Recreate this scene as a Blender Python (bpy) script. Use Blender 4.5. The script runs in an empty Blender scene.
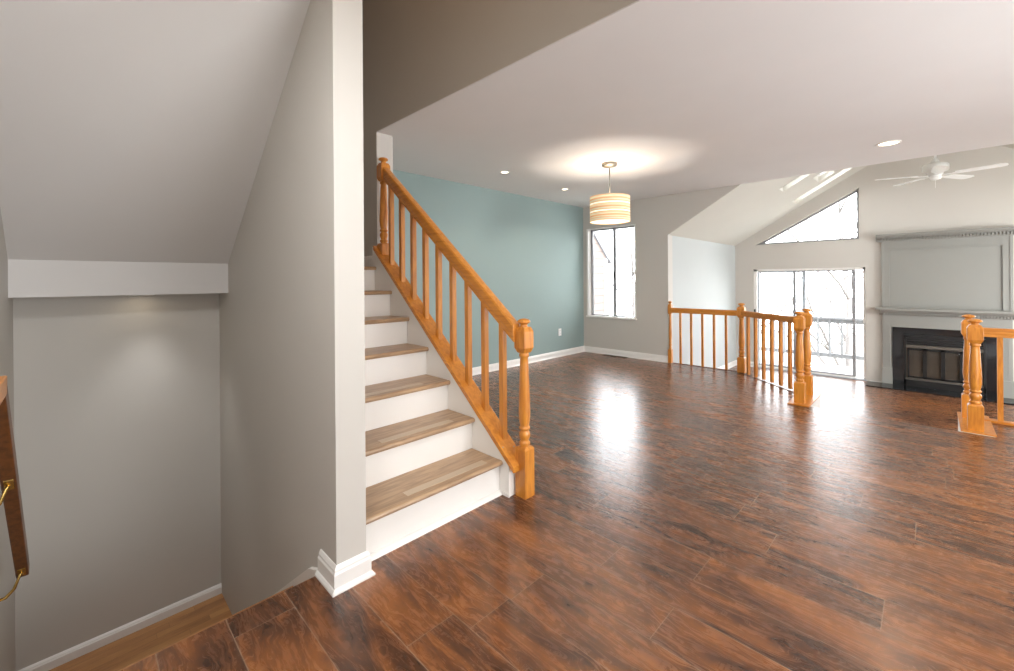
import bpy, math, random
from math import sin, cos, pi, radians, sqrt, atan2
from mathutils import Vector

random.seed(7)
C = bpy.context.scene.collection
S = bpy.context.scene

# ------------------------------------------------------------------ camera
# X and Y run along the two wall directions of the house, Z up, main floor at 0
HEAD = radians(44.596)          # angle between the X axis' perpendicular and the view
cam_d = bpy.data.cameras.new('camera')
cam_d.sensor_width = 36.0
cam_d.lens = 427.548 / 1014 * 36
cam_d.shift_x = -0.0004
cam_d.shift_y = -(335.5 - 280.38) / 1014
cam_d.clip_start = 0.02
cam = bpy.data.objects.new('camera', cam_d)
C.objects.link(cam)
cam.location = (0, 0, 1.27)
fwd = Vector((cos(HEAD), sin(HEAD), 0)); right = Vector((sin(HEAD), -cos(HEAD), 0)); up = Vector((0, 0, 1))
ROLL = radians(-0.40)
r2 = right * cos(ROLL) + up * sin(ROLL) * 1.0
u2 = up * cos(ROLL) - right * sin(ROLL)
from mathutils import Matrix
cam.matrix_world = Matrix(((r2.x, u2.x, -fwd.x, 0), (r2.y, u2.y, -fwd.y, 0), (r2.z, u2.z, -fwd.z, 1.27), (0, 0, 0, 1)))
S.camera = cam

# ------------------------------------------------------------------ world, light, exposure
w = bpy.data.worlds.new('overcast sky'); S.world = w; w.use_nodes = True
bg = w.node_tree.nodes['Background']
bg.inputs[0].default_value = (0.93, 0.97, 1.0, 1); bg.inputs[1].default_value = 12.0
S.view_settings.view_transform = 'Standard'; S.view_settings.look = 'None'
S.view_settings.exposure = 0.0; S.view_settings.gamma = 1.0; S.view_settings.use_curve_mapping = False

def area(name, loc, direction, sx, sy, power, col=(1, 1, 1), spread=180):
    d = bpy.data.lights.new(name, 'AREA'); d.shape = 'RECTANGLE'; d.size = sx; d.size_y = sy
    d.energy = power; d.color = col; d.spread = radians(spread)
    o = bpy.data.objects.new(name, d); C.objects.link(o); o.location = loc
    o.rotation_euler = Vector(direction).to_track_quat('-Z', 'Y').to_euler()
    return o
# unseen fill lights added behind and right of the camera, brightening ceiling and walls
area('kitchen_fill', (2.6, -3.0, 1.3), (0.7, 1, 0.4), 3.4, 1.7, 215, (0.94, 0.97, 1.0))
area('entry_fill', (0.35, -2.9, 1.2), (0, 1, 0.3), 0.9, 1.6, 24, (0.88, 0.95, 1.0))
area('living_fill', (7.4, -2.9, 1.1), (1, 0.7, 0.0), 1.6, 2.0, 85, (0.96, 0.99, 1.0))
area('upper_hall_fill', (1.3, 1.3, 4.9), (0, 0, -1), 0.5, 0.5, 13, (1.0, 0.62, 0.32))  # added unseen warm fill that turns the upper stair wall brown

# ------------------------------------------------------------------ materials
def nt(m):
    m.use_nodes = True
    return m.node_tree, m.node_tree.nodes, m.node_tree.links
def srgb(r, g, b):
    f = lambda c: (c / 255 / 12.92) if c / 255 <= 0.04045 else ((c / 255 + 0.055) / 1.055) ** 2.4
    return (f(r), f(g), f(b), 1)
def paint(name, col, rough=0.6, bump=0.02, var=0.03, spec=0.3, scale=40):
    m = bpy.data.materials.new(name); t, N, L = nt(m); b = N['Principled BSDF']
    tc = N.new('ShaderNodeTexCoord'); n = N.new('ShaderNodeTexNoise'); n.inputs['Scale'].default_value = 2.2
    n.inputs['Detail'].default_value = 4
    L.new(tc.outputs['Object'], n.inputs['Vector'])
    mx = N.new('ShaderNodeMix'); mx.data_type = 'RGBA'
    c = srgb(*col)
    mx.inputs[6].default_value = tuple(x * (1 - var) for x in c[:3]) + (1,)
    mx.inputs[7].default_value = tuple(min(1, x * (1 + var)) for x in c[:3]) + (1,)
    L.new(n.outputs['Fac'], mx.inputs[0]); L.new(mx.outputs[2], b.inputs['Base Color'])
    b.inputs['Roughness'].default_value = rough; b.inputs['Specular IOR Level'].default_value = spec
    if bump:
        n2 = N.new('ShaderNodeTexNoise'); n2.inputs['Scale'].default_value = scale * 6
        L.new(tc.outputs['Object'], n2.inputs['Vector'])
        bp = N.new('ShaderNodeBump'); bp.inputs['Strength'].default_value = bump; bp.inputs['Distance'].default_value = 0.01
        L.new(n2.outputs['Fac'], bp.inputs['Height']); L.new(bp.outputs[0], b.inputs['Normal'])
    return m
def metal(name, col, rough=0.3, met=1.0):
    m = bpy.data.materials.new(name); t, N, L = nt(m); b = N['Principled BSDF']
    tc = N.new('ShaderNodeTexCoord'); n = N.new('ShaderNodeTexNoise'); n.inputs['Scale'].default_value = 30
    L.new(tc.outputs['Object'], n.inputs['Vector'])
    mr = N.new('ShaderNodeMapRange'); mr.inputs[3].default_value = rough * 0.85; mr.inputs[4].default_value = rough * 1.15
    L.new(n.outputs['Fac'], mr.inputs[0]); L.new(mr.outputs[0], b.inputs['Roughness'])
    b.inputs['Base Color'].default_value = srgb(*col); b.inputs['Metallic'].default_value = met
    return m
def wood(name, dark, light, axis='Z', rough=0.33, scale=6.0, coat=0.2):
    m = bpy.data.materials.new(name); t, N, L = nt(m); b = N['Principled BSDF']
    tc = N.new('ShaderNodeTexCoord'); mp = N.new('ShaderNodeMapping')
    s = {'X': (0.12, 1, 1), 'Y': (1, 0.12, 1), 'Z': (1, 1, 0.12)}[axis]
    mp.inputs['Scale'].default_value = s
    L.new(tc.outputs['Object'], mp.inputs['Vector'])
    n = N.new('ShaderNodeTexNoise'); n.inputs['Scale'].default_value = scale * 6; n.inputs['Detail'].default_value = 8
    n.inputs['Distortion'].default_value = 1.2
    L.new(mp.outputs[0], n.inputs['Vector'])
    r = N.new('ShaderNodeValToRGB'); r.color_ramp.elements[0].position = 0.32; r.color_ramp.elements[1].position = 0.62
    r.color_ramp.elements[0].color = srgb(*dark); r.color_ramp.elements[1].color = srgb(*light)
    L.new(n.outputs['Fac'], r.inputs[0]); L.new(r.outputs[0], b.inputs['Base Color'])
    b.inputs['Roughness'].default_value = rough; b.inputs['Coat Weight'].default_value = coat
    b.inputs['Coat Roughness'].default_value = 0.2
    bp = N.new('ShaderNodeBump'); bp.inputs['Strength'].default_value = 0.06; bp.inputs['Distance'].default_value = 0.004
    L.new(n.outputs['Fac'], bp.inputs['Height']); L.new(bp.outputs[0], b.inputs['Normal'])
    return m
def emit(name, col, k):
    m = bpy.data.materials.new(name); t, N, L = nt(m); b = N['Principled BSDF']
    b.inputs['Base Color'].default_value = srgb(*col); b.inputs['Emission Color'].default_value = srgb(*col)
    b.inputs['Emission Strength'].default_value = k
    return m
def glass(name, tint=(1, 1, 1, 1), refl=0.05):
    m = bpy.data.materials.new(name); t, N, L = nt(m); N.remove(N['Principled BSDF'])
    o = N['Material Output']; tr = N.new('ShaderNodeBsdfTransparent'); tr.inputs[0].default_value = tint
    g = N.new('ShaderNodeBsdfGlossy'); g.inputs['Roughness'].default_value = 0.02
    mx = N.new('ShaderNodeMixShader'); fr = N.new('ShaderNodeFresnel'); fr.inputs[0].default_value = 1.25
    L.new(fr.outputs[0], mx.inputs[0]); L.new(tr.outputs[0], mx.inputs[1]); L.new(g.outputs[0], mx.inputs[2])
    L.new(mx.outputs[0], o.inputs['Surface'])
    return m

def plank_floor(name, pal, width, length, rough, seam_col, u0=0.19, along='Y', swirl=1.0, seam_w=0.004):
    """planks running along Y (or X) with random lengths offsets, swirling hand scraped grain"""
    m = bpy.data.materials.new(name); t, N, L = nt(m); b = N['Principled BSDF']
    tc = N.new('ShaderNodeTexCoord'); sp = N.new('ShaderNodeSeparateXYZ'); L.new(tc.outputs['Object'], sp.inputs[0])
    A, B = (sp.outputs[0], sp.outputs[1]) if along == 'Y' else (sp.outputs[1], sp.outputs[0])
    def M(op, a, bb=None, c=None):
        n = N.new('ShaderNodeMath'); n.operation = op
        for i, v in enumerate((a, bb, c)):
            if v is None: continue
            if isinstance(v, (int, float)): n.inputs[i].default_value = v
            else: L.new(v, n.inputs[i])
        return n.outputs[0]
    row = M('DIVIDE', M('SUBTRACT', A, u0), width); ri = M('FLOOR', row); rf = M('FRACT', row)
    wn = N.new('ShaderNodeTexWhiteNoise'); wn.noise_dimensions = '1D'; L.new(ri, wn.inputs['W'])
    col = M('ADD', M('DIVIDE', B, length), M('MULTIPLY', wn.outputs['Value'], 3.7)); ci = M('FLOOR', col); cf = M('FRACT', col)
    cb = N.new('ShaderNodeCombineXYZ'); L.new(ri, cb.inputs[0]); L.new(ci, cb.inputs[1])
    w2 = N.new('ShaderNodeTexWhiteNoise'); w2.noise_dimensions = '2D'; L.new(cb.outputs[0], w2.inputs['Vector'])
    # grain coordinates, shifted for each plank
    gx = M('MULTIPLY', A, 1.0); gy = M('MULTIPLY', B, 0.26)
    gc = N.new('ShaderNodeCombineXYZ'); L.new(gx, gc.inputs[0]); L.new(gy, gc.inputs[1]); L.new(M('MULTIPLY', w2.outputs['Value'], 37.0), gc.inputs[2])
    n1 = N.new('ShaderNodeTexNoise'); n1.inputs['Scale'].default_value = 6.5; n1.inputs['Detail'].default_value = 3; n1.inputs['Distortion'].default_value = 1.9 * swirl
    L.new(gc.outputs[0], n1.inputs['Vector'])
    # fine streaks follow the blotches
    gy2 = M('MULTIPLY', B, 0.10)
    warp = M('ADD', A, M('MULTIPLY', n1.outputs['Fac'], 0.14 * swirl))
    gc2 = N.new('ShaderNodeCombineXYZ'); L.new(warp, gc2.inputs[0]); L.new(gy2, gc2.inputs[1]); L.new(M('MULTIPLY', w2.outputs['Value'], 91.0), gc2.inputs[2])
    n2 = N.new('ShaderNodeTexNoise'); n2.inputs['Scale'].default_value = 85; n2.inputs['Detail'].default_value = 6; n2.inputs['Roughness'].default_value = 0.7
    L.new(gc2.outputs[0], n2.inputs['Vector'])
    f = M('ADD', M('ADD', M('MULTIPLY', n1.outputs['Fac'], 0.56), M('MULTIPLY', n2.outputs['Fac'], 0.42)), 0.045)
    f = M('ADD', f, M('MULTIPLY', M('SUBTRACT', w2.outputs['Value'], 0.5), 0.09))
    r = N.new('ShaderNodeValToRGB'); cr = r.color_ramp
    cr.elements[0].position = pal[0][0]; cr.elements[0].color = srgb(*pal[0][1])
    cr.elements[1].position = pal[-1][0]; cr.elements[1].color = srgb(*pal[-1][1])
    for p, c in pal[1:-1]:
        e = cr.elements.new(p); e.color = srgb(*c)
    L.new(f, r.inputs[0])
    # seams
    sw = seam_w / width; sl = seam_w / length
    s1 = M('LESS_THAN', M('MINIMUM', rf, M('SUBTRACT', 1.0, rf)), sw * 0.5)
    s2 = M('LESS_THAN', M('MINIMUM', cf, M('SUBTRACT', 1.0, cf)), sl * 0.5)
    se = M('MAXIMUM', s1, s2)
    mx = N.new('ShaderNodeMix'); mx.data_type = 'RGBA'; L.new(M('MULTIPLY', se, 0.7), mx.inputs[0]); L.new(r.outputs[0], mx.inputs[6]); mx.inputs[7].default_value = srgb(*seam_col)
    L.new(mx.outputs[2], b.inputs['Base Color'])
    rr = M('ADD', rough, M('MULTIPLY', M('SUBTRACT', n2.outputs['Fac'], 0.5), 0.15)); L.new(rr, b.inputs['Roughness'])
    b.inputs['Specular IOR Level'].default_value = 0.75
    bp = N.new('ShaderNodeBump'); bp.inputs['Strength'].default_value = 0.12; bp.inputs['Distance'].default_value = 0.004
    hh = M('SUBTRACT', M('ADD', M('MULTIPLY', n2.outputs['Fac'], 0.8), M('MULTIPLY', n1.outputs['Fac'], 1.6)), M('MULTIPLY', se, 0.8))
    L.new(hh, bp.inputs['Height']); L.new(bp.outputs[0], b.inputs['Normal'])
    return m

M_wall = paint('greige_wall_paint', (199, 194, 186))
M_teal = paint('teal_wall_paint', (146, 164, 161))
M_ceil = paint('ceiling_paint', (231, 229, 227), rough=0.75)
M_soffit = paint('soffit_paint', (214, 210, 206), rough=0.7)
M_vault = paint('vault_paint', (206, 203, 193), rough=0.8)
M_recess = paint('greige_in_bluish_light', (184, 188, 186))  # greige wall paint with the bluish light put into its colour
M_trim = paint('white_trim_paint', (236, 233, 228), rough=0.35, bump=0, spec=0.5)
M_riser = paint('white_riser_paint', (238, 234, 228), rough=0.4, bump=0.01, spec=0.4)
M_mantel = paint('grey_mantel_paint', (142, 141, 135), rough=0.45, bump=0.01, spec=0.4)
M_oak = wood('honey_oak', (184, 110, 34), (214, 142, 54), 'Z')
M_oak_y = wood('honey_oak_rail', (188, 114, 36), (212, 140, 54), 'Y')
M_dark_oak = wood('brown_stained_oak', (88, 50, 20), (118, 70, 32), 'Y', rough=0.4)
M_tread = wood('taupe_stained_tread', (150, 121, 92), (184, 152, 117), 'X', rough=0.35, coat=0.1)
M_strip = paint('clear_grip_strip', (196, 176, 150), rough=0.3, bump=0.1)
M_brass = metal('brass', (212, 178, 104), 0.25)
M_bronze = paint('bronze_frame_bloom', (150, 150, 152), rough=0.4, bump=0, spec=0.5)  # dark bronze lightened to grey, the window bloom put into its colour
M_alu = paint('grey_aluminium_frame', (176, 182, 188), rough=0.35, bump=0, spec=0.5)
M_nickel = metal('brushed_nickel', (150, 146, 138), 0.42)
M_black = paint('black_metal', (17, 17, 17), rough=0.35, bump=0.01, spec=0.5)
M_tile = paint('black_polished_tile', (24, 26, 29), rough=0.14, bump=0, spec=0.6, var=0.2)
M_fan = paint('white_enamel', (240, 240, 236), rough=0.3, bump=0, spec=0.5)
M_vent = metal('vent_metal', (96, 84, 70), 0.5, 0.6)
M_plastic = paint('white_plastic', (240, 240, 238), rough=0.3, bump=0, spec=0.5)
M_glass = glass('window_glass')
M_fire_glass = glass('smoked_fire_glass', (0.75, 0.75, 0.75, 1))
M_hood = paint('brown_grey_metal', (92, 86, 78), rough=0.4, bump=0)
M_firebox = paint('firebrick_with_reflection', (160, 146, 130), rough=0.9, bump=0.2, var=0.3)  # firebrick brightened, beige reflections of the glass doors put into its colour
M_deck = paint('weathered_deck', (150, 146, 142), rough=0.9)
M_deckrail = paint('weathered_grey_railing', (132, 134, 137), rough=0.8)
M_bark = paint('pale_bark', (122, 118, 116), rough=0.95, bump=0.3, var=0.2)
M_siding = None
M_roof = paint('grey_shingle', (132, 132, 138), rough=0.9, var=0.15)
M_ground = paint('pale_dry_ground', (150, 146, 138), rough=1.0, var=0.15)
M_rough_trim = paint('skirt_paint', (232, 228, 222), rough=0.45, bump=0.01, spec=0.4)

PAL = [(0.33, (48, 31, 22)), (0.43, (74, 46, 30)), (0.52, (102, 63, 38)), (0.62, (136, 84, 46)), (0.78, (162, 106, 60))]
M_floor = plank_floor('hand_scraped_walnut_laminate', PAL, 0.205, 1.22, 0.27, (160, 134, 112), seam_w=0.0036)
PAL2 = [(0.35, (140, 92, 52)), (0.5, (172, 120, 72)), (0.7, (196, 146, 92))]
M_oakfloor = plank_floor('light_oak_strip_floor', PAL2, 0.057, 0.7, 0.35, (96, 60, 34), u0=0.0, along='X', swirl=0.2, seam_w=0.0015)

def siding():
    m = bpy.data.materials.new('peach_lap_siding'); t, N, L = nt(m); b = N['Principled BSDF']
    tc = N.new('ShaderNodeTexCoord'); sp = N.new('ShaderNodeSeparateXYZ'); L.new(tc.outputs['Object'], sp.inputs[0])
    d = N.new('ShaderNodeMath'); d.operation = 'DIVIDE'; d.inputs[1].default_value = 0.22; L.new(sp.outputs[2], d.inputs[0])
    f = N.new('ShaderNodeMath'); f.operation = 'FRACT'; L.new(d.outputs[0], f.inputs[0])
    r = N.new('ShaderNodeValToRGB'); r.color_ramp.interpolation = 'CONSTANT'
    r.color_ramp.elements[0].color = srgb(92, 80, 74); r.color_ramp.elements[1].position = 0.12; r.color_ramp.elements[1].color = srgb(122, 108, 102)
    L.new(f.outputs[0], r.inputs[0]); L.new(r.outputs[0], b.inputs['Base Color']); b.inputs['Roughness'].default_value = 0.8
    return m
M_siding = siding()

def shade_mat():
    m = bpy.data.materials.new('woven_shade_fabric'); t, N, L = nt(m); b = N['Principled BSDF']
    tc = N.new('ShaderNodeTexCoord'); sp = N.new('ShaderNodeSeparateXYZ'); L.new(tc.outputs['Object'], sp.inputs[0])
    # vertical thread + uneven horizontal reeds
    n = N.new('ShaderNodeTexNoise'); n.noise_dimensions = '1D'; n.inputs['Scale'].default_value = 55; n.inputs['Detail'].default_value = 2
    L.new(sp.outputs[2], n.inputs['W'])
    r = N.new('ShaderNodeValToRGB'); r.color_ramp.elements[0].position = 0.35; r.color_ramp.elements[1].position = 0.62
    r.color_ramp.elements[0].color = srgb(214, 172, 116); r.color_ramp.elements[1].color = srgb(244, 224, 190)
    L.new(n.outputs['Fac'], r.inputs[0])
    L.new(r.outputs[0], b.inputs['Base Color']); b.inputs['Roughness'].default_value = 0.8
    L.new(r.outputs[0], b.inputs['Emission Color']); b.inputs['Emission Strength'].default_value = 0.38
    return m
M_shade = shade_mat()
M_band = emit('glowing_shade_slot', (255, 240, 214), 1.1)
M_diff = emit('glowing_diffuser', (255, 244, 224), 1.4)
M_bulb = emit('lit_bulb', (255, 236, 205), 5)
M_lens = emit('recessed_light_lens', (255, 238, 210), 6)

# ------------------------------------------------------------------ mesh helper
class MB:
    def __init__(s): s.v = []; s.f = []; s.smooth = []
    def add(s, vs, fs, smooth=False):
        n = len(s.v); s.v += [Vector(p) for p in vs]
        for f in fs: s.f.append([i + n for i in f]); s.smooth.append(smooth)
        return s
    def box(s, x0, x1, y0, y1, z0, z1):
        vs = [(x, y, z) for x in (x0, x1) for y in (y0, y1) for z in (z0, z1)]
        return s.add(vs, [(0, 1, 3, 2), (4, 6, 7, 5), (0, 4, 5, 1), (2, 3, 7, 6), (0, 2, 6, 4), (1, 5, 7, 3)])
    def prism(s, pts, axis, a, b):
        """polygon in the plane across axis; coordinates in axis order (x: (y,z)), (y: (x,z)), (z: (x,y))"""
        def P(p, h):
            return {'x': (h, p[0], p[1]), 'y': (p[0], h, p[1]), 'z': (p[0], p[1], h)}[axis]
        n = len(pts); vs = [P(p, a) for p in pts] + [P(p, b) for p in pts]
        fs = [tuple(range(n)), tuple(range(2 * n - 1, n - 1, -1))] + [(i, (i + 1) % n, n + (i + 1) % n, n + i) for i in range(n)]
        return s.add(vs, fs)
    def beam(s, p0, p1, wd, ht, upv=(0, 0, 1), plumb=False):
        """bar from p0 to p1; plumb cuts the two ends vertical"""
        p0 = Vector(p0); p1 = Vector(p1); d = (p1 - p0).normalized(); sd = d.cross(Vector(upv)).normalized(); u = sd.cross(d).normalized()
        if plumb: u = Vector((0, 0, 1)) * (1 / max(0.2, u.z))
        vs = []
        for p in (p0, p1):
            for a, b in ((-1, -1), (1, -1), (1, 1), (-1, 1)): vs.append(p + sd * a * wd / 2 + u * b * ht / 2)
        return s.add(vs, [(0, 3, 2, 1), (4, 5, 6, 7), (0, 1, 5, 4), (1, 2, 6, 5), (2, 3, 7, 6), (3, 0, 4, 7)])
    def section(s, p0, p1, prof, plumb=True):
        """sweep profile [(side, up)] from p0 to p1"""
        p0 = Vector(p0); p1 = Vector(p1); d = (p1 - p0).normalized(); sd = d.cross(Vector((0, 0, 1))).normalized(); u = sd.cross(d).normalized()
        if plumb: u = Vector((0, 0, 1)) / u.z
        n = len(prof); vs = [p + sd * a + u * b for p in (p0, p1) for a, b in prof]
        return s.add(vs, [tuple(range(n - 1, -1, -1)), tuple(range(n, 2 * n))] + [(i, (i + 1) % n, n + (i + 1) % n, n + i) for i in range(n)])
    def lathe(s, prof, cx, cy, seg=20, z0=0, smooth=True, caps=True):
        vs = []; fs = []
        for r, z in prof:
            for k in range(seg):
                a = 2 * pi * k / seg; vs.append((cx + r * cos(a), cy + r * sin(a), z0 + z))
        for i in range(len(prof) - 1):
            for k in range(seg):
                k2 = (k + 1) % seg; fs.append((i * seg + k, i * seg + k2, (i + 1) * seg + k2, (i + 1) * seg + k))
        s.add(vs, fs, smooth)
        if caps:
            n = len(s.v) - len(vs)
            s.f.append([n + k for k in range(seg - 1, -1, -1)]); s.smooth.append(False)
            s.f.append([n + (len(prof) - 1) * seg + k for k in range(seg)]); s.smooth.append(False)
        return s
    def rings(s, prof, cx, cy):
        """stack of square rings: (half width, z)"""
        vs = []; fs = []
        for r, z in prof:
            for a, b in ((-1, -1), (1, -1), (1, 1), (-1, 1)): vs.append((cx + a * r, cy + b * r, z))
        for i in range(len(prof) - 1):
            for k in range(4):
                k2 = (k + 1) % 4; fs.append((i * 4 + k, i * 4 + k2, (i + 1) * 4 + k2, (i + 1) * 4 + k))
        fs.append((3, 2, 1, 0)); n = (len(prof) - 1) * 4; fs.append((n, n + 1, n + 2, n + 3))
        return s.add(vs, fs)
    def tube(s, path, rad, seg=8):
        path = [Vector(p) for p in path]; n = len(path); vs = []; fs = []
        rad = rad if isinstance(rad, (list, tuple)) else [rad] * n
        ref = Vector((0.13, 0.37, 0.92)).normalized()
        for i, p in enumerate(path):
            d = (path[min(i + 1, n - 1)] - path[max(i - 1, 0)]).normalized()
            a = d.cross(ref)
            if a.length < 1e-3: a = d.cross(Vector((1, 0, 0)))
            a.normalize(); b = d.cross(a)
            for k in range(seg):
                t = 2 * pi * k / seg; vs.append(p + (a * cos(t) + b * sin(t)) * rad[i])
        for i in range(n - 1):
            for k in range(seg):
                k2 = (k + 1) % seg; fs.append((i * seg + k, i * seg + k2, (i + 1) * seg + k2, (i + 1) * seg + k))
        s.add(vs, fs, True)
        m = len(s.v) - len(vs)
        s.f.append([m + k for k in range(seg - 1, -1, -1)]); s.smooth.append(False)
        s.f.append([m + (n - 1) * seg + k for k in range(seg)]); s.smooth.append(False)
        return s
    def build(s, name, mat, parent=None, bevel=0.0, origin=None):
        me = bpy.data.meshes.new(name)
        base = Vector((0, 0, 0))
        if parent is not None:
            q = parent
            while q is not None: base = base + q.location; q = q.parent
        org = Vector(origin) if origin is not None else (Vector((0, 0, 0)) if parent is None else base)
        me.from_pydata([v - org for v in s.v], [], s.f)
        for p, sm in zip(me.polygons, s.smooth): p.use_smooth = sm
        import bmesh
        bm = bmesh.new(); bm.from_mesh(me); bmesh.ops.recalc_face_normals(bm, faces=bm.faces); bm.to_mesh(me); bm.free()
        me.materials.append(mat)
        o = bpy.data.objects.new(name, me); C.objects.link(o)
        o.location = org - base if parent is not None else org
        if parent is not None: o.parent = parent
        if bevel:
            b = o.modifiers.new('bevel', 'BEVEL'); b.width = bevel; b.segments = 2; b.limit_method = 'ANGLE'; b.angle_limit = radians(40)
        return o
def struct(mb, name, mat, bevel=0):
    o = mb.build(name, mat, bevel=bevel); o['kind'] = 'structure'; return o
def tag(o, label, cat, group=None):
    o['label'] = label; o['category'] = cat
    if group: o['group'] = group
    return o
def thing(name, loc, label, cat, group=None):
    o = bpy.data.objects.new(name, None); C.objects.link(o); o.location = loc; o.empty_display_size = 0.1
    return tag(o, label, cat, group)
def part_copy(src, parent, dloc):
    c = src.copy(); C.objects.link(c); c.parent = parent; c.location = src.location + Vector(dloc); return c

# ------------------------------------------------------------------ plan of the house
UW, UB = 0.752, 0.882        # partition between the stairwell and the stairs
VC, VE, VF = 1.739, 1.893, 3.724
UL = -0.244                  # left wall
US = 1.83                    # outer stair line
VT = 4.37                    # teal wall
UK, VR = 6.358, 2.83         # window wall and its end
UM = 9.538                   # fireplace wall
CZ = 2.551                   # dining ceiling
LZ = -0.495                  # living room floor
WZ = -1.012                   # stairwell landing
VX = -3.1                    # right wall
LAND, SOF = 1.393, 1.196     # half landing top and underside
SV = 3.462
EAVE, SL = 1.945, 0.595      # vault eave height, slope
VRIDGE = -0.01

# floors
fl = MB().prism([(UL, VX), (5.69, VX), (5.69, -0.375), (5.115, -0.375), (5.115, 1.03), (5.585, 1.03), (6.335, 1.84), (UK + 0.005, 1.87), (UK + 0.005, VT), (UW + 0.06, VT), (UW + 0.06, VE - 0.001), (UL, VE - 0.001)], 'z', -0.3, 0)
struct(fl, 'floor', M_floor)
struct(MB().box(5.0, UM, VX, VR, LZ - 0.15, LZ), 'floor_living_room', M_floor)
struct(MB().box(UL, UW, VE, VF, WZ - 0.12, WZ), 'floor_stairwell_landing', M_oakfloor)
# faces under the floor edge towards the sunken room
struct(MB().prism([(5.585, 1.03), (6.335, 1.84), (UK - 0.01, 1.87), (UK - 0.01, VR), (UK - 0.08, VR), (UK - 0.08, 1.88), (6.28, 1.86), (5.50, 1.03)], 'z', LZ, -0.301), 'wall_floor_edge', M_wall)
struct(MB().prism([(5.57, 1.035), (5.60, 1.035), (6.35, 1.84), (UK + 0.03, 1.86), (UK + 0.03, VR - 0.003), (UK + 0.008, VR - 0.003), (UK + 0.008, 1.874), (6.33, 1.855)], 'z', -0.03, 0.006), 'trim_floor_nosing', M_dark_oak)

# stairwell and stairs walls
struct(MB().prism([(VC, WZ - 0.12), (3.9, WZ - 0.12), (3.9, SOF + 0.009), (SV + 0.011, SOF + 0.009), (SV + 0.011, 5.0), (VC, 5.0)], 'x', UW, UB), 'wall_stair_partition', M_wall)
struct(MB().box(UL - 0.15, UL, VX - 0.15, 4.6, -1.15, 5.0), 'wall_left', M_wall)
struct(MB().box(UL, UW, VF, VF + 0.17, WZ - 0.12, SOF), 'wall_stairwell_end', M_wall)
# half landing: slab, its drywall soffit and dropped face
struct(MB().prism([(UL, SV + 0.012), (UB + 0.001, SV + 0.012), (UB + 0.001, 3.344), (US, 3.344), (US, 4.45), (UL, 4.45)], 'z', SOF + 0.01, LAND), 'floor_half_landing', M_tread)
def sofz(v): return 1.399 + 0.76 * (SV - v)
VS2 = 1.95
sp = MB().prism([(SV, SOF), (3.9, SOF), (3.9, SOF + 0.009), (SV + 0.011, SOF + 0.009), (SV + 0.011, 1.42), (VS2 + 0.05, sofz(VS2) + 0.06), (1.901, sofz(VS2) + 0.09), (1.901, sofz(VS2)), (VS2, sofz(VS2)), (SV, 1.399)], 'x', UL, UW)
struct(sp, 'ceiling_stair_soffit', M_soffit)
struct(MB().prism([(UL, VX), (US, VX), (US, 0.3), (UW, 0.3), (UW, 1.9), (UL, 1.9)], 'z', CZ, CZ + 0.2), 'ceiling_entry', M_ceil)
struct(MB().prism([(US, VX), (UK - 0.001, VX), (UK - 0.001, VT), (US + 0.154, VT), (US + 0.154, 3.368), (US + 0.002, 3.368), (US + 0.002, 0.299), (US, 0.299)], 'z', CZ, CZ + 0.006).prism([(US, VX), (UK - 0.001, VX), (UK - 0.001, VT), (US + 0.156, VT), (US + 0.156, 0.299), (US, 0.299)], 'z', CZ + 0.006, CZ + 0.2), 'ceiling_dining_room', M_ceil)
# upper hall around the open stair
struct(MB().prism([(0.3, CZ + 0.2), (US and 0.3, 5.0), (4.45, 5.0), (4.45, 0.0), (3.369, 0.0), (3.369, CZ + 0.006), (0.3, CZ + 0.006)], 'x', US, US + 0.155), 'wall_upper_hall', M_wall)
struct(MB().box(UL, US, 4.45, 4.6, 1.0, 5.0), 'wall_upper_back', M_wall)
struct(MB().box(UL, US, 0.15, 0.3, CZ + 0.2, 5.0), 'wall_upper_front', M_wall)
struct(MB().box(UL - 0.15, US + 0.15, 0.15, 4.6, 5.0, 5.1), 'ceiling_upper_hall', M_ceil)
# teal wall, window wall with opening
struct(MB().box(US + 0.155, UK, VT, VT + 0.15, -0.3, CZ + 0.2), 'wall_teal', M_teal)
W0, W1, WB, WT = 3.375, 4.270, 0.645, 2.155
ww = MB()
ww.box(UK, UK + 0.16, W1, VT + 0.15, -0.3, CZ + 0.2)
ww.box(UK, UK + 0.16, W0, W1, -0.3, WB); ww.box(UK, UK + 0.16, W0, W1, WT, CZ + 0.2)
ww.box(UK, UK + 0.16, VR, W0, LZ - 0.1, CZ + 0.2)
struct(ww, 'wall_window', M_wall)
# triangle of wall that closes the end of the vault above the recess
vz = lambda v: EAVE + SL * (VR - v)
VRI = 2 * VRIDGE - VR
struct(MB().prism([(VR, EAVE + 0.008), (VR, CZ + 0.2), (VR - (CZ + 0.192 - EAVE) / SL, CZ + 0.2)], 'x', UK - 0.0008, UK + 0.10), 'wall_dining_gable', M_wall)
struct(MB().prism([(VR - (CZ - EAVE) / SL, CZ + 0.201), (VRI + (CZ - EAVE) / SL, CZ + 0.201), (VRIDGE, vz(VRIDGE))], 'x', UK - 0.12, UK - 0.002), 'wall_loft_gable', M_wall)
struct(MB().box(UK + 0.16, UM, VR, VR + 0.15, LZ - 0.1, EAVE + 0.05), 'wall_recess', M_recess)
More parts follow.
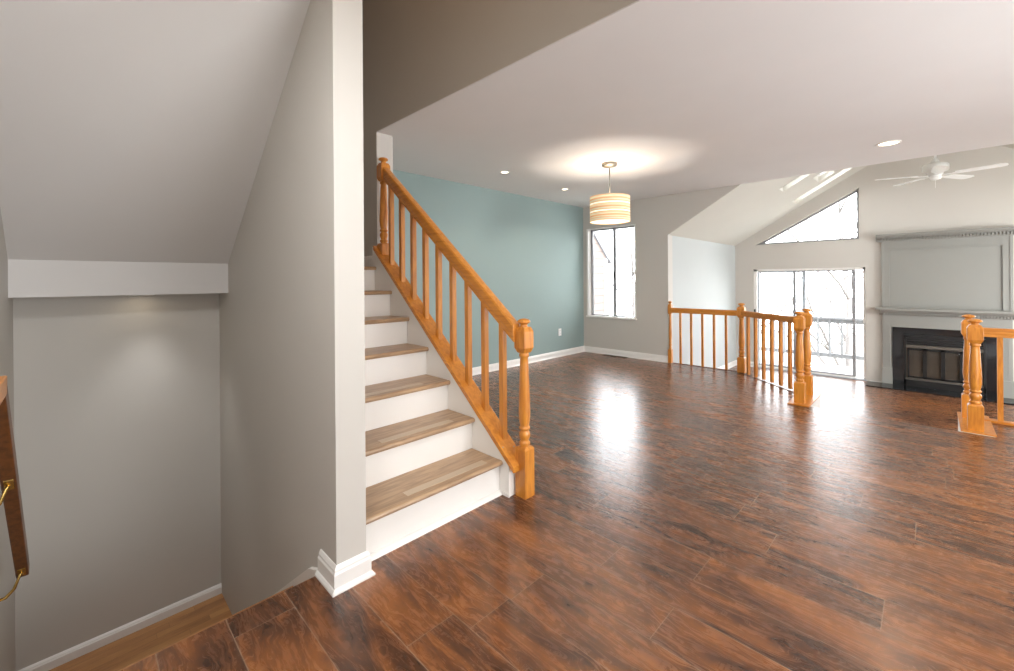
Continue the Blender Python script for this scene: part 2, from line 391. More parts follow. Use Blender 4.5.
# fireplace wall with door and triangular window openings
D0, D1, DT = 0.775, 2.495, 1.455
T0, T1, TB, TT = 0.858, 2.46, 1.94, 2.83
fw = MB()
x0, x1 = UM, UM + 0.18
fw.prism([(VX - 0.1, LZ - 0.1), (D0, LZ - 0.1), (D0, vz(D0)), (VRIDGE, vz(VRIDGE)), (VX - 0.1, EAVE + SL * (VX - 0.1 - VRI))], 'x', x0, x1)
fw.prism([(D1, LZ - 0.1), (VR + 0.15, LZ - 0.1), (VR + 0.15, EAVE), (VR, EAVE), (D1, vz(D1))], 'x', x0, x1)
fw.prism([(D0, DT), (D1, DT), (D1, TB), (D0, TB)], 'x', x0, x1)
fw.prism([(D0, TB), (T0, TB), (T0, TT), (T0, vz(T0)), (D0, vz(D0))], 'x', x0, x1)
fw.prism([(T0, TT), (T1, TB), (D1, TB), (D1, vz(D1)), (T0, vz(T0))], 'x', x0, x1)
struct(fw, 'wall_fireplace', M_wall)
# vault: two slopes, the left one with skylight openings
def slope_pt(u, v, off=0.0): return (u, v, vz(v) + off)
SKY = [(7.68, 7.93, 1.02, 1.645), (8.84, 9.09, 0.90, 1.70), (8.22, 8.68, 1.08, 1.30)]
cuts_u = sorted({UK, UM} | {a for s_ in SKY for a in s_[:2]}); cuts_v = sorted({VRIDGE, VR} | {a for s_ in SKY for a in s_[2:]})
vm = MB()
for i in range(len(cuts_u) - 1):
    for j in range(len(cuts_v) - 1):
        ua, ub, va, vb = cuts_u[i], cuts_u[i + 1], cuts_v[j], cuts_v[j + 1]
        uc, vc = (ua + ub) / 2, (va + vb) / 2
        if any(s_[0] < uc < s_[1] and s_[2] < vc < s_[3] for s_ in SKY): continue
        vs = [slope_pt(u, v, o) for o in (0, 0.16) for u, v in ((ua, va), (ub, va), (ub, vb), (ua, vb))]
        vm.add(vs, [(0, 1, 2, 3), (7, 6, 5, 4), (0, 4, 5, 1), (1, 5, 6, 2), (2, 6, 7, 3), (3, 7, 4, 0)])
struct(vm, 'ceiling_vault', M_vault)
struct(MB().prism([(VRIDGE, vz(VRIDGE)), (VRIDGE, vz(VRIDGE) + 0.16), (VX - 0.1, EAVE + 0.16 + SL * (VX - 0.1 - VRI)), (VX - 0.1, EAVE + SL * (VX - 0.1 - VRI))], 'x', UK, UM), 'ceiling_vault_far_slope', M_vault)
# right hand walls (outside the picture) that close the rooms
rw = MB()
rw.box(UL, 2.8, VX - 0.15, VX, -0.3, CZ + 0.2); rw.box(2.8, 6.3, VX - 0.15, VX, 2.1, CZ + 0.2); rw.box(2.8, 6.3, VX - 0.15, VX, -0.3, 1.1)
rw.box(4.0, 6.3, VX - 0.15, VX, 1.1, 2.1)
struct(rw, 'wall_right', M_wall)
rl = MB(); rl.box(6.3, UM, VX - 0.15, VX, LZ - 0.1, 0.1); rl.box(6.3, 6.8, VX - 0.15, VX, 0.1, 1.75); rl.box(9.2, UM, VX - 0.15, VX, 0.1, 1.75); rl.box(6.3, UM, VX - 0.15, VX, 1.7, 1.80)
struct(rl, 'wall_living_right', M_wall)

# ------------------------------------------------------------------ baseboards
def base_path(name, pts, side=1, h=0.10, z=0.0, th=0.016, shoe=True, mat=None):
    """baseboard along a polyline (wall foot), room on the left (side=1) or right (-1) of the path"""
    prof = [(0, 0)]
    prof += [(th + 0.012, 0), (th + 0.012, 0.008), (th + 0.004, 0.018), (th, 0.020)] if shoe else [(th, 0)]
    prof += [(th, h * 0.70), (th * 0.75, h * 0.78), (th * 0.7, h * 0.86), (th * 0.35, h * 0.97), (th * 0.2, h), (0, h)]
    P = [Vector((p[0], p[1])) for p in pts]; n = len(P); mb = MB(); vs = []
    for i in range(n):
        d0 = (P[i] - P[i - 1]).normalized() if i > 0 else None
        d1 = (P[i + 1] - P[i]).normalized() if i < n - 1 else None
        nr = lambda d: Vector((-d.y, d.x)) * side
        if d0 is None: m = nr(d1)
        elif d1 is None: m = nr(d0)
        else:
            a, b = nr(d0), nr(d1); m = (a + b); m = m / (m.dot(a))
        for dd, hh in prof: vs.append((P[i].x + m.x * dd, P[i].y + m.y * dd, z + hh))
    k = len(prof); fs = [tuple(range(k)), tuple(range((n - 1) * k, n * k))]
    for i in range(n - 1):
        for j in range(k): fs.append((i * k + j, i * k + (j + 1) % k, (i + 1) * k + (j + 1) % k, (i + 1) * k + j))
    mb.add(vs, fs)
    return struct(mb, name, mat or M_trim)
base_path('baseboard_column', [(UW, VE), (UW, VC), (UB, VC), (UB, 1.835)], side=-1, h=0.105)
base_path('baseboard_teal', [(US + 0.16, VT), (UK, VT), (UK, VR)], side=-1, h=0.10)
base_path('baseboard_stairwell', [(UL, VF), (UW, VF)], side=-1, h=0.068, z=WZ, shoe=False)
base_path('baseboard_recess', [(UK + 0.16, VR), (UM, VR), (UM, D1 + 0.002)], side=-1, h=0.10, z=LZ)
base_path('baseboard_fireplace', [(UM, D0 - 0.045), (UM, 0.572)], side=-1, h=0.012, z=LZ, shoe=False)
base_path('baseboard_landing', [(US, 3.43), (US, 4.45), (UW, 4.45)], side=1, h=0.10, z=LAND, shoe=False)
base_path('baseboard_right', [(UL, VX), (5.6, VX)], side=1, h=0.10)
base_path('baseboard_entry', [(UL, VX), (UL, 1.7)], side=-1, h=0.10)

# ------------------------------------------------------------------ descending stairs in the well
ds = thing('descending_stairs', (0.25, VE, WZ), 'light oak stairs going down from the dark floor edge at the left', 'stairs')
for k in range(1, 6):
    v0 = VE + 0.24 * (k - 1); z = -0.1687 * k
    MB().box(UL + 0.02, UW - 0.03, v0 - 0.0 + 0.02, v0 + 0.26, z - 0.032, z).build('tread', M_oakfloor, ds)
for k in range(1, 7):
    v0 = VE + 0.24 * (k - 1); z = -0.1687 * k
    MB().box(UL + 0.02, UW - 0.03, v0 + 0.003, v0 + 0.02, z + 0.0, z + 0.138).build('riser', M_riser, ds)
sk = MB().prism([(VE + 0.005, 0.02), (1.995, -0.02), (3.26, -0.975), (3.26, WZ + 0.002), (3.1, WZ + 0.002), (VE + 0.005, -0.2)], 'x', UW - 0.02, UW - 0.001)
sk.build('skirt_board', M_rough_trim, ds)

# rail on the left wall of the well
hr = thing('wall_handrail', (UL, 2.9, -0.08), 'brown stained oak handrail sloping down the left wall of the stairwell', 'handrail')
HS = 1.1
def hz(v): return -0.045 + HS * (2.9 - v)
VB = 2.02
mb = MB(); uc = -0.1675
zb = lambda v: hz(v)
for (a, b) in (((VB, hz(VB)), (2.9, hz(2.9))),):
    vs = []
    hh = 0.055
    for v, z in (a, b):
        n_ = sqrt(1 + HS * HS)
        vs += [(-0.1875, v, z), (-0.148, v, z), (-0.148, v + hh * HS / n_, z + hh / n_), (-0.1875, v + hh * HS / n_, z + hh / n_)]
    mb.add(vs, [(0, 3, 2, 1), (4, 5, 6, 7), (0, 1, 5, 4), (1, 2, 6, 5), (2, 3, 7, 6), (3, 0, 4, 7)])
mb.build('rail', M_dark_oak, hr, bevel=0.004)
MB().box(-0.1875, -0.148, 1.2, VB + 0.045, hz(VB) - 0.0, hz(VB) + 0.06).build('level_rail', M_oak_y, hr, bevel=0.004)  # brown rail's level end in paler oak, its stronger light put into the colour
for v, nm in ((2.86, 'a'), (2.36, 'b')):
    z = hz(v)
    br = MB().tube([(UL + 0.002, v - 0.02, z - 0.085), (UL + 0.03, v - 0.015, z - 0.085), (UL + 0.055, v - 0.01, z - 0.06), (uc - 0.005, v - 0.005, z - 0.012), (uc, v, z - 0.001)], [0.006, 0.007, 0.006, 0.005, 0.005], 10)
    br.add(*[[(uc + a * 0.012, v + b * 0.02, z - HS * b * 0.02 - c) for a in (-1, 1) for b in (-1, 1) for c in (0.001, 0.005)], [(0, 1, 3, 2), (4, 6, 7, 5), (0, 4, 5, 1), (2, 3, 7, 6), (0, 2, 6, 4), (1, 5, 7, 3)]])
    bo = br.build('bracket', M_brass, hr)
    rp = MB().tube([(UL + 0.001, v - 0.02, z - 0.085), (UL + 0.008, v - 0.02, z - 0.085)], 0.026, 18).build('wall_plate', M_brass, bo)

# ------------------------------------------------------------------ main stairs
RISE, RUN, N0 = 0.199, 0.249, 1.807
st = thing('staircase', (1.34, 1.83, 0), 'straight white staircase with taupe wooden treads rising beside the grey column', 'staircase')
for k in range(7):
    vn = N0 + RUN * k; zt = RISE * (k + 1)
    if k < 6:
        pr = [(vn + 0.006, zt - 0.028), (vn + RUN + 0.035, zt - 0.028), (vn + RUN + 0.035, zt), (vn + 0.008, zt), (vn + 0.001, zt - 0.006), (vn - 0.002, zt - 0.014), (vn + 0.001, zt - 0.022)]
        MB().prism(pr, 'x', UB + 0.002, 1.782).build('tread', M_tread, st)
    else:
        pr = [(vn + 0.006, zt - 0.028), (3.343, zt - 0.028), (3.343, zt), (vn + 0.008, zt), (vn - 0.002, zt - 0.014)]
        MB().prism(pr, 'x', UB + 0.002, 1.782).build('landing_nosing', M_tread, st)
    MB().box(UB + 0.002, 1.782, vn + 0.028, vn + 0.042, zt - RISE + (0.001 if k else 0), zt - 0.028).build('riser', M_riser, st)
for k in (0, 1, 2):
    vn = N0 + RUN * k + 0.045; zt = RISE * (k + 1)
    MB().box(UB + 0.28, 1.70 - 0.05 * k, vn, vn + 0.05, zt, zt + 0.0015).build('grip_strip', M_strip, st)
# shoe moulding along the first riser
MB().prism([(1.806, 0), (1.834, 0), (1.834, 0.02), (1.824, 0.02), (1.812, 0.012)], 'x', UB + 0.03, 1.774).build('riser_moulding', M_trim, st)
# knee wall / closed skirt below the balustrade
def kz(v): return 0.174 + 0.85 * (v - 1.714)
K0, K1 = 1.758, 3.367
K = MB().prism([(K0, 0.0), (K1, 0.0), (K1, kz(K1) - 0.02), (K0, kz(K0) - 0.02)], 'x', 1.783, 1.876)
K.build('closed_stringer', M_riser, st)
# white moulding around stringer foot
MB().box(1.776, 1.783, K0 - 0.006, 1.835, 0, 0.018).build('stringer_foot_moulding', M_trim, st)

# ------------------------------------------------------------------ newels, rails, balusters
def newel(cx, cy, z0, H, name='newel_post', parent=None, hw=0.046, base=0.21, mat=None, half=None, low_block=None):
    """turned newel: square foot, rings, vase shaft, chamfered square block, mushroom cap; H total height"""
    s = MB(); bl = 0.152
    bt = H - 0.050          # block top
    bb = bt - bl            # block bottom
    s.rings([(hw, 0), (hw, base - 0.012), (hw * 0.8, base)], cx, cy)
    k = hw / 0.046
    vb, vt = base + 0.125, bb
    Ls = vt - vb
    pr = [(0.034, base - 0.006), (0.030, base + 0.004), (0.037, base + 0.016), (0.037, base + 0.024), (0.026, base + 0.034),
          (0.032, base + 0.048), (0.038, base + 0.064), (0.036, base + 0.080), (0.026, base + 0.094), (0.037, base + 0.104), (0.037, base + 0.112), (0.029, base + 0.120),
          (0.035, vb + Ls * 0.06), (0.0385, vb + Ls * 0.16), (0.0375, vb + Ls * 0.30), (0.033, vb + Ls * 0.60), (0.0285, vb + Ls * 0.85), (0.026, vb + Ls * 0.93),
          (0.033, vb + Ls * 0.95), (0.033, vb + Ls * 0.975), (0.028, vt + 0.004)]
    s.lathe([(r * k, z) for r, z in pr], cx, cy, 20)
    s.rings([(hw * 0.68, bb), (hw, bb + 0.03), (hw, bt - 0.026), (hw * 0.72, bt)], cx, cy)
    s.lathe([(r * k, bt + z) for r, z in [(0.030, -0.002), (0.024, 0.006), (0.023, 0.014), (0.030, 0.020), (0.043, 0.026), (0.044, 0.034), (0.036, 0.042), (0.022, 0.047), (0.008, 0.050)]], cx, cy, 20)
    for v in s.v: v.z += z0
    return s
def rail_prof(w_, h_):
    a = w_ / 2
    return [(-a * 0.9, -h_ / 2), (a * 0.9, -h_ / 2), (a * 0.9, -h_ * 0.2), (a, -h_ * 0.1), (a, h_ * 0.36), (a * 0.8, h_ * 0.48), (a * 0.3, h_ * 0.5), (-a * 0.3, h_ * 0.5), (-a * 0.8, h_ * 0.48), (-a, h_ * 0.36), (-a, -h_ * 0.1), (-a * 0.9, -h_ * 0.2)]
BU = 1.84
sr = thing('stair_railing', (BU, 1.72, 0), 'honey oak balustrade with turned newels climbing the open side of the staircase', 'railing')
newel(1.866, 1.706, 0, 1.045, hw=0.041, base=0.292).build('newel_post', M_oak, sr, bevel=0.003)
newel(BU, 3.275, 1.49, 0.825, base=0.10, hw=0.042).build('newel_post', M_oak, sr, bevel=0.003)
# shoe plate on the stringer
p0 = Vector((1.83, 1.66, kz(1.66))); p1 = Vector((1.83, 3.352, kz(3.352)))
so = MB().beam((1.832, 1.712, kz(1.712)), (1.832, 3.338, kz(3.338)), 0.118, 0.028, plumb=True).build('shoe_plate', M_oak_y, sr, bevel=0.003)
# apron under the plate beside the bottom newel
# handrail
def hzr(v): return 2.176 - 0.812 * (3.24 - v)
MB().section((BU, 1.74, hzr(1.74)), (BU, 3.245, hzr(3.245)), rail_prof(0.064, 0.082)).build('handrail', M_oak_y, sr, bevel=0.002)
def baluster(x, y, z0, z1, sl_b=0, sl_t=0, wd=0.034):
    """square baluster whose ends follow slopes along y"""
    a = wd / 2; vs = []
    for (s_, z, sl_) in ((0, z0, sl_b), (1, z1, sl_t)):
        for dx, dy in ((-a, -a), (a, -a), (a, a), (-a, a)): vs.append((x + dx, y + dy, z + sl_ * dy))
    return MB().add(vs, [(0, 3, 2, 1), (4, 5, 6, 7), (0, 1, 5, 4), (1, 2, 6, 5), (2, 3, 7, 6), (3, 0, 4, 7)])
for k in range(9):
    v = 1.858 + 0.162 * k
    baluster(BU, v, kz(v) + 0.014, hzr(v) - 0.05, 0.85, 0.812).build('baluster', M_oak, sr)
MB().tube([(1.79, 1.815, kz(1.815) + 0.012), (1.79, 1.815, kz(1.815) + 0.018)], 0.006, 10).build('screw_plug', M_bronze, sr)
MB().tube([(1.868, 1.80, kz(1.80) + 0.012), (1.868, 1.80, kz(1.80) + 0.018)], 0.006, 10).build('screw_plug', M_bronze, sr)

# balcony railing around the sunken room, left part
NB = (6.352, 1.812); N2 = (5.600, 0.948); N1 = (5.165, 0.938)
lr = thing('balcony_railing', (NB[0], NB[1], 0), 'honey oak balustrade running from the window wall and turning at an angled corner newel', 'railing')
half = newel(UK + 0.0, VR - 0.028, 0, 0.94, hw=0.027)
half.build('half_newel', M_oak, lr, bevel=0.002)
newel(NB[0], NB[1], 0, 0.943).build('newel_post', M_oak, lr, bevel=0.003)
newel(N2[0], N2[1], 0.012, 0.93).build('newel_post', M_oak, lr, bevel=0.003)
newel(N1[0], N1[1], 0.012, 0.925).build('newel_post', M_oak, lr, bevel=0.003)
RH = 0.802
MB().section((UK, VR - 0.05, RH), (NB[0] + 0.003, NB[1] + 0.03, RH), rail_prof(0.06, 0.075)).build('handrail', M_oak_y, lr, bevel=0.002)
MB().section((NB[0] - 0.02, NB[1] - 0.024, RH), (N2[0] + 0.022, N2[1] + 0.026, RH), rail_prof(0.06, 0.075)).build('handrail', M_oak_y, lr, bevel=0.002)
b0 = baluster(UK, 2.645, 0.006, RH - 0.036, wd=0.03).build('baluster', M_oak, lr, origin=(UK, 2.645, 0))
for k in range(1, 5): part_copy(b0, lr, (0, -0.159 * k, 0))
dv = Vector((N2[0] - NB[0], N2[1] - NB[1])); Ld = dv.length; dn = dv / Ld
ang = atan2(dn.y, dn.x)
for k in range(6):
    q = Vector(NB) + dn * (0.14 + 0.15 * k)
    o = baluster(0, 0, 0.004, RH - 0.036, wd=0.032).build('baluster', M_oak, lr) if k == 0 else None
    if k == 0:
        me = o.data
        for v in me.vertices: v.co = v.co + lr.location
        o.location = Vector((q.x, q.y, 0)) - lr.location; o.rotation_euler = (0, 0, ang); bB = o
    else:
        o = bB.copy(); C.objects.link(o); o.parent = lr; o.location = Vector((q.x, q.y, 0)) - lr.location
MB().box(5.06, 5.72, 0.842, 1.028, 0.001, 0.013).build('cap_board', M_oak, lr, bevel=0.002)
struct(MB().box(5.085, 5.71, 0.850, 1.020, LZ, 0.0), 'wall_step_left', M_trim)

rr = thing('balcony_railing', (5.63, -0.27, 0), 'honey oak balustrade at the right edge in front of the fireplace', 'railing')
R1 = (5.215, -0.268); R2 = (5.632, -0.250)
newel(R1[0], R1[1], 0.012, 0.915).build('newel_post', M_oak, rr, bevel=0.003)
newel(R2[0], R2[1], 0.012, 0.925).build('newel_post', M_oak, rr, bevel=0.003)
MB().section((5.632, R2[1] - 0.03, 0.785), (5.632, -1.40, 0.785), rail_prof(0.062, 0.078)).build('handrail', M_oak_y, rr, bevel=0.002)
MB().box(5.60, 5.672, -1.40, -0.31, 0.001, 0.022).build('shoe_plate', M_oak_y, rr, bevel=0.002)
b1 = baluster(5.632, -0.435, 0.022, 0.75, wd=0.034).build('baluster', M_oak, rr, origin=(5.632, -0.435, 0))
for k in range(1, 7): part_copy(b1, rr, (0, -0.155 * k, 0))
MB().box(5.125, 5.80, -0.378, -0.180, 0.001, 0.013).build('cap_board', M_oak, rr, bevel=0.002)
struct(MB().box(5.125, 5.79, -0.370, -0.186, LZ, 0.0), 'wall_step_right', M_trim)
# steps down to the living room
ls = thing('living_room_steps', (5.4, 0.33, LZ), 'dark wooden steps going down between the two pairs of newels', 'steps')
for k in (1, 2):
    MB().box(5.116 + 0.28 * (k - 1), 5.116 + 0.28 * k + 0.02, -0.185, 0.848, -0.165 * k - 0.03, -0.165 * k).build('tread', M_floor, ls)
for k in (1, 2, 3):
    MB().box(5.118 + 0.28 * (k - 1), 5.132 + 0.28 * (k - 1), -0.185, 0.848, -0.165 * k + (0 if k < 3 else 0.0), -0.165 * (k - 1) - 0.031).build('riser', M_trim, ls)

# ------------------------------------------------------------------ window 1 (dining)
def struct_root(name, mb, mat):
    return struct(mb, name, mat)
fr = MB(); d0, d1 = UK + 0.085, UK + 0.135; t = 0.030
fr.box(d0, d1, W0, W1, WT - t, WT); fr.box(d0, d1, W0, W1, WB, WB + t * 0.6)
fr.box(d0, d1, W0, W0 + t * 0.6, WB, WT); fr.box(d0, d1, W1 - t * 1.3, W1, WB, WT)
w1 = struct(fr, 'window_1', M_bronze)
MB().box(d0 - 0.006, d1 - 0.02, 3.775, 3.822, WB + 0.018, WT - 0.03).build('mullion', M_bronze, w1)
MB().box(d0 - 0.014, d0 - 0.006, 3.788, 3.808, 1.30, 1.40).build('latch', M_black, w1)
MB().box(d1 - 0.018, d1 - 0.014, W0 + 0.01, W1 - 0.02, WB + 0.01, WT - 0.02).build('pane', M_glass, w1)
sl_ = MB().box(UK - 0.035, UK + 0.085, W0 - 0.03, W1 + 0.03, WB - 0.028, WB + 0.002)
sl_.build('window_sill', M_trim, w1, bevel=0.003)
rv = MB(); rv.box(UK - 0.004, UK + 0.085, W1 - 0.004, W1 + 0.028, WB, WT + 0.004); rv.box(UK - 0.004, UK + 0.085, W0 - 0.012, W0 + 0.004, WB, WT + 0.004); rv.box(UK - 0.004, UK + 0.085, W0 - 0.01, W1 + 0.02, WT - 0.004, WT + 0.008)
rv.build('jamb_lining', M_trim, w1)

# ------------------------------------------------------------------ triangular window
def tri_frame(a, b, c, wd):
    """ring polygons of a triangle inset by wd"""
    P = [Vector(a), Vector(b), Vector(c)]; out = []
    for i in range(3):
        p, q, r = P[i - 1], P[i], P[(i + 1) % 3]
        e1 = (p - q).normalized(); e2 = (r - q).normalized(); bis = (e1 + e2).normalized()
        s_ = wd / sin(math.acos(max(-1, min(1, e1.dot(e2)))) / 2)
        out.append(q + bis * s_)
    return P, out
P, Q = tri_frame((T0, TB), (T1, TB), (T0, TT), 0.035)
tf = MB()
for i in range(3):
    j = (i + 1) % 3
    tf.prism([tuple(P[i]), tuple(P[j]), tuple(Q[j]), tuple(Q[i])], 'x', UM + 0.09, UM + 0.14)
w2_ = struct(tf, 'window_2', M_bronze)
MB().prism([tuple(q) for q in Q], 'x', UM + 0.11, UM + 0.114).build('pane', M_glass, w2_)

# ------------------------------------------------------------------ sliding door
dfm = MB(); a0, a1 = UM + 0.02, UM + 0.15
dfm.box(a0, a1, D0, D0 + 0.035, LZ, DT); dfm.box(a0, a1, D1 - 0.05, D1, LZ, DT)
dfm.box(a0, a1, D0, D1, DT - 0.04, DT); dfm.box(a0, a1, D0, D1, LZ, LZ + 0.035)
door = struct(dfm, 'door_1', M_trim)
MB().box(UM - 0.03, UM + 0.15, D0 - 0.01, D1 + 0.01, LZ + 0.0, LZ + 0.018).build('threshold', M_alu, door)
fp = MB(); f0, f1 = UM + 0.095, UM + 0.13
fp.box(f0, f1, 1.645, 1.705, LZ + 0.035, DT - 0.04); fp.box(f0, f1, D1 - 0.075, D1 - 0.05, LZ + 0.035, DT - 0.04)
fp.box(f0, f1, 1.705, D1 - 0.075, LZ + 0.035, LZ + 0.075); fp.box(f0, f1, 1.705, D1 - 0.075, DT - 0.07, DT - 0.04)
fpo = fp.build('fixed_panel', M_alu, door)
MB().box(f0 + 0.012, f0 + 0.018, 1.70, D1 - 0.07, LZ + 0.07, DT - 0.06).build('pane', M_glass, fpo)
spn = MB(); g0, g1 = UM + 0.045, UM + 0.08
spn.box(g0, g1, 1.795, 1.84, LZ + 0.035, DT - 0.04); spn.box(g0, g1, 0.915, 0.962, LZ + 0.035, DT - 0.04)
spn.box(g0, g1, 0.962, 1.795, LZ + 0.035, LZ + 0.06); spn.box(g0, g1, 0.962, 1.795, DT - 0.06, DT - 0.04)
spo = spn.build('sliding_panel', M_bronze, door)
MB().box(g0 + 0.012, g0 + 0.018, 0.96, 1.80, LZ + 0.055, DT - 0.055).build('pane', M_glass, spo)
hd = MB().box(UM - 0.02, UM + 0.03, D1 - 0.03, D1 - 0.005, 0.50, 0.66).build('door_handle', M_black, door, bevel=0.004)

# ------------------------------------------------------------------ skylights
for i, (ua, ub, va, vb) in enumerate(SKY):
    sk_ = MB()
    o0, o1 = 0.10, 0.15
    vs = [slope_pt(u, v, o) for o in (o0, o0 + 0.006) for u, v in ((ua, va), (ub, va), (ub, vb), (ua, vb))]
    F6 = [(0, 1, 2, 3), (7, 6, 5, 4), (0, 4, 5, 1), (1, 5, 6, 2), (2, 6, 7, 3), (3, 7, 4, 0)]
    fr_ = MB()
    tt = 0.02
    for (c0, c1, e0, e1) in ((ua, ua + tt, va, vb), (ub - tt, ub, va, vb), (ua, ub, va, va + tt), (ua, ub, vb - tt, vb)):
        fr_.add([slope_pt(u, v, o) for o in (0.09, 0.155) for u, v in ((c0, e0), (c1, e0), (c1, e1), (c0, e1))], F6)
    wo = struct(fr_, 'window_%d' % (i + 3), M_trim)
    MB().add(vs, F6).build('pane', M_glass, wo)

# ------------------------------------------------------------------ fireplace
FU = UM - 0.06    # face of surround
FL, FR = 0.565, -0.865
mt = thing('fireplace_mantel', (UM - 0.03, -0.15, LZ), 'grey painted fireplace surround with dentil mantel shelf and tall panelled overmantel', 'fireplace')
lg = MB(); lg.box(FU, UM - 0.001, FL - 0.115, FL - 0.01, -0.24, 0.46); lg.box(FU - 0.012, UM - 0.001, FL - 0.128, FL + 0.0, LZ, -0.24); lg.box(FU - 0.008, UM - 0.001, FL - 0.12, FL - 0.004, -0.255, -0.225)
for q in (0.03, 0.055, 0.08): lg.box(FU - 0.004, FU, FL - 0.01 - q - 0.012, FL - 0.01 - q, -0.2, 0.42)
lg.build('pilaster', M_mantel, mt)
lg = MB(); lg.box(FU, UM - 0.001, FR + 0.01, FR + 0.115, -0.24, 0.46); lg.box(FU - 0.012, UM - 0.001, FR, FR + 0.128, LZ, -0.24)
for q in (0.03, 0.055, 0.08): lg.box(FU - 0.004, FU, FR + 0.01 + q, FR + 0.022 + q, -0.2, 0.42)
lg.build('pilaster', M_mantel, mt)
fz = MB(); fz.box(FU, UM - 0.001, FR + 0.01, FL - 0.01, 0.46, 0.66); fz.box(FU - 0.008, FU, FR + 0.13, FL - 0.13, 0.462, 0.485)
fz.build('frieze', M_mantel, mt)
sh = MB(); sh.box(FU - 0.13, UM - 0.001, FR - 0.075, FL + 0.075, 0.742, 0.772)
sh.prism([(FU - 0.02, 0.655), (UM - 0.001, 0.655), (UM - 0.001, 0.742), (FU - 0.11, 0.742), (FU - 0.10, 0.725), (FU - 0.075, 0.715), (FU - 0.05, 0.69), (FU - 0.03, 0.685)], 'y', FR - 0.03, FL + 0.03)
sh.build('mantel_shelf', M_mantel, mt, bevel=0.003)
def dentils(z0, z1, u0_, u1_, va, vb, step):
    s = MB(); n = int((vb - va) / step)
    for k in range(n): s.box(u0_, u1_, va + k * step, va + k * step + step * 0.55, z0, z1)
    return s
dentils(0.665, 0.700, FU - 0.055, FU - 0.01, FR - 0.02, FL + 0.02, 0.032).build('dentil_band', M_mantel, mt)
ov = MB(); ov.box(UM - 0.05, UM - 0.001, FL - 0.10, FL, 0.772, 1.90); ov.box(UM - 0.05, UM - 0.001, FR, FR + 0.10, 0.772, 1.90); ov.box(UM - 0.05, UM - 0.001, FR + 0.10, FL - 0.10, 1.735, 1.90)
ov.box(UM - 0.058, UM - 0.05, FL - 0.03, FL - 0.0, 0.772, 1.90); ov.box(UM - 0.058, UM - 0.05, FR, FR + 0.03, 0.772, 1.90); ov.box(UM - 0.058, UM - 0.05, FR + 0.09, FL - 0.09, 1.735, 1.755)
ov.build('overmantel_frame', M_mantel, mt)
MB().box(UM - 0.03, UM - 0.001, FR + 0.10, FL - 0.10, 0.772, 1.735).build('overmantel_panel', M_mantel, mt)
cn = MB().prism([(UM - 0.06, 1.87), (UM - 0.001, 1.87), (UM - 0.001, 1.985), (UM - 0.15, 1.985), (UM - 0.15, 1.965), (UM - 0.125, 1.95), (UM - 0.10, 1.925), (UM - 0.075, 1.915), (UM - 0.07, 1.89)], 'y', FR - 0.065, FL + 0.065)
cn.build('cornice', M_mantel, mt, bevel=0.002)
dentils(1.885, 1.925, UM - 0.115, UM - 0.065, FR - 0.03, FL + 0.05, 0.036).build('dentil_band', M_mantel, mt)

ins = thing('fireplace_insert', (UM - 0.03, -0.15, LZ), 'black fireplace with four glass doors and black tile surround inside the grey mantel', 'fireplace insert')
IL, IR = 0.30, -0.60
ts = MB(); IU = UM - 0.03
ts.box(IU, UM - 0.001, IL, FL - 0.129, LZ, 0.46); ts.box(IU, UM - 0.001, FR + 0.129, IR, LZ, 0.46); ts.box(IU, UM - 0.001, IR, IL, 0.345, 0.46)
ts.build('tile_surround', M_tile, ins)
fb = MB(); fb.box(IU - 0.02, UM - 0.002, IL - 0.03, IL, LZ + 0.03, 0.33); fb.box(IU - 0.02, UM - 0.002, IR, IR + 0.03, LZ + 0.03, 0.33)
fb.box(IU - 0.02, UM - 0.002, IR, IL, 0.30, 0.345); fb.box(IU - 0.02, UM - 0.002, IR, IL, LZ, LZ + 0.115)
fb.build('metal_frame', M_black, ins, bevel=0.002)
lv = MB()
for z in (0.27, 0.235, 0.20): lv.box(IU - 0.012, UM - 0.002, IR + 0.03, IL - 0.03, z, z + 0.018)
lv.build('louvre', M_black, ins)
MB().box(IU - 0.035, UM - 0.004, IR + 0.03, IL - 0.03, 0.145, 0.185).build('hood', M_hood, ins, bevel=0.003)
MB().box(IU - 0.025, UM - 0.004, IR + 0.03, IL - 0.02, LZ + 0.12, LZ + 0.142).build('bottom_trim_bar', M_hood, ins)
MB().box(UM - 0.004, UM - 0.001, IR + 0.03, IL - 0.03, LZ + 0.09, 0.14).build('firebox_back', M_firebox, ins)
MB().box(UM - 0.004, UM - 0.001, IR + 0.03, IL - 0.03, 0.14, 0.30).build('louvre_backing', M_black, ins)
pw = (IL - 0.045 - (IR + 0.045)) / 4
for k in range(4):
    va = IR + 0.045 + pw * k; vb = va + pw
    f = MB(); zt, zb_ = 0.135, LZ + 0.15; e = 0.022
    f.box(IU - 0.022, IU - 0.004, va, va + e, zb_, zt); f.box(IU - 0.022, IU - 0.004, vb - e, vb, zb_, zt)
    f.box(IU - 0.022, IU - 0.004, va, vb, zt - 0.035, zt); f.box(IU - 0.022, IU - 0.004, va, vb, zb_, zb_ + 0.03)
    fo = f.build('glass_door', M_black, ins)
    MB().box(IU - 0.012, IU - 0.009, va + e, vb - e, zb_ + 0.03, zt - 0.035).build('door_glass', M_fire_glass, fo)
ht = MB().box(UM - 0.46, UM - 0.061, FR - 0.05, FL + 0.18, LZ + 0.0005, LZ + 0.014)
tag(ht.build('hearth', M_tile, bevel=0.002), 'flat black polished hearth slab on the floor before the fireplace', 'hearth')

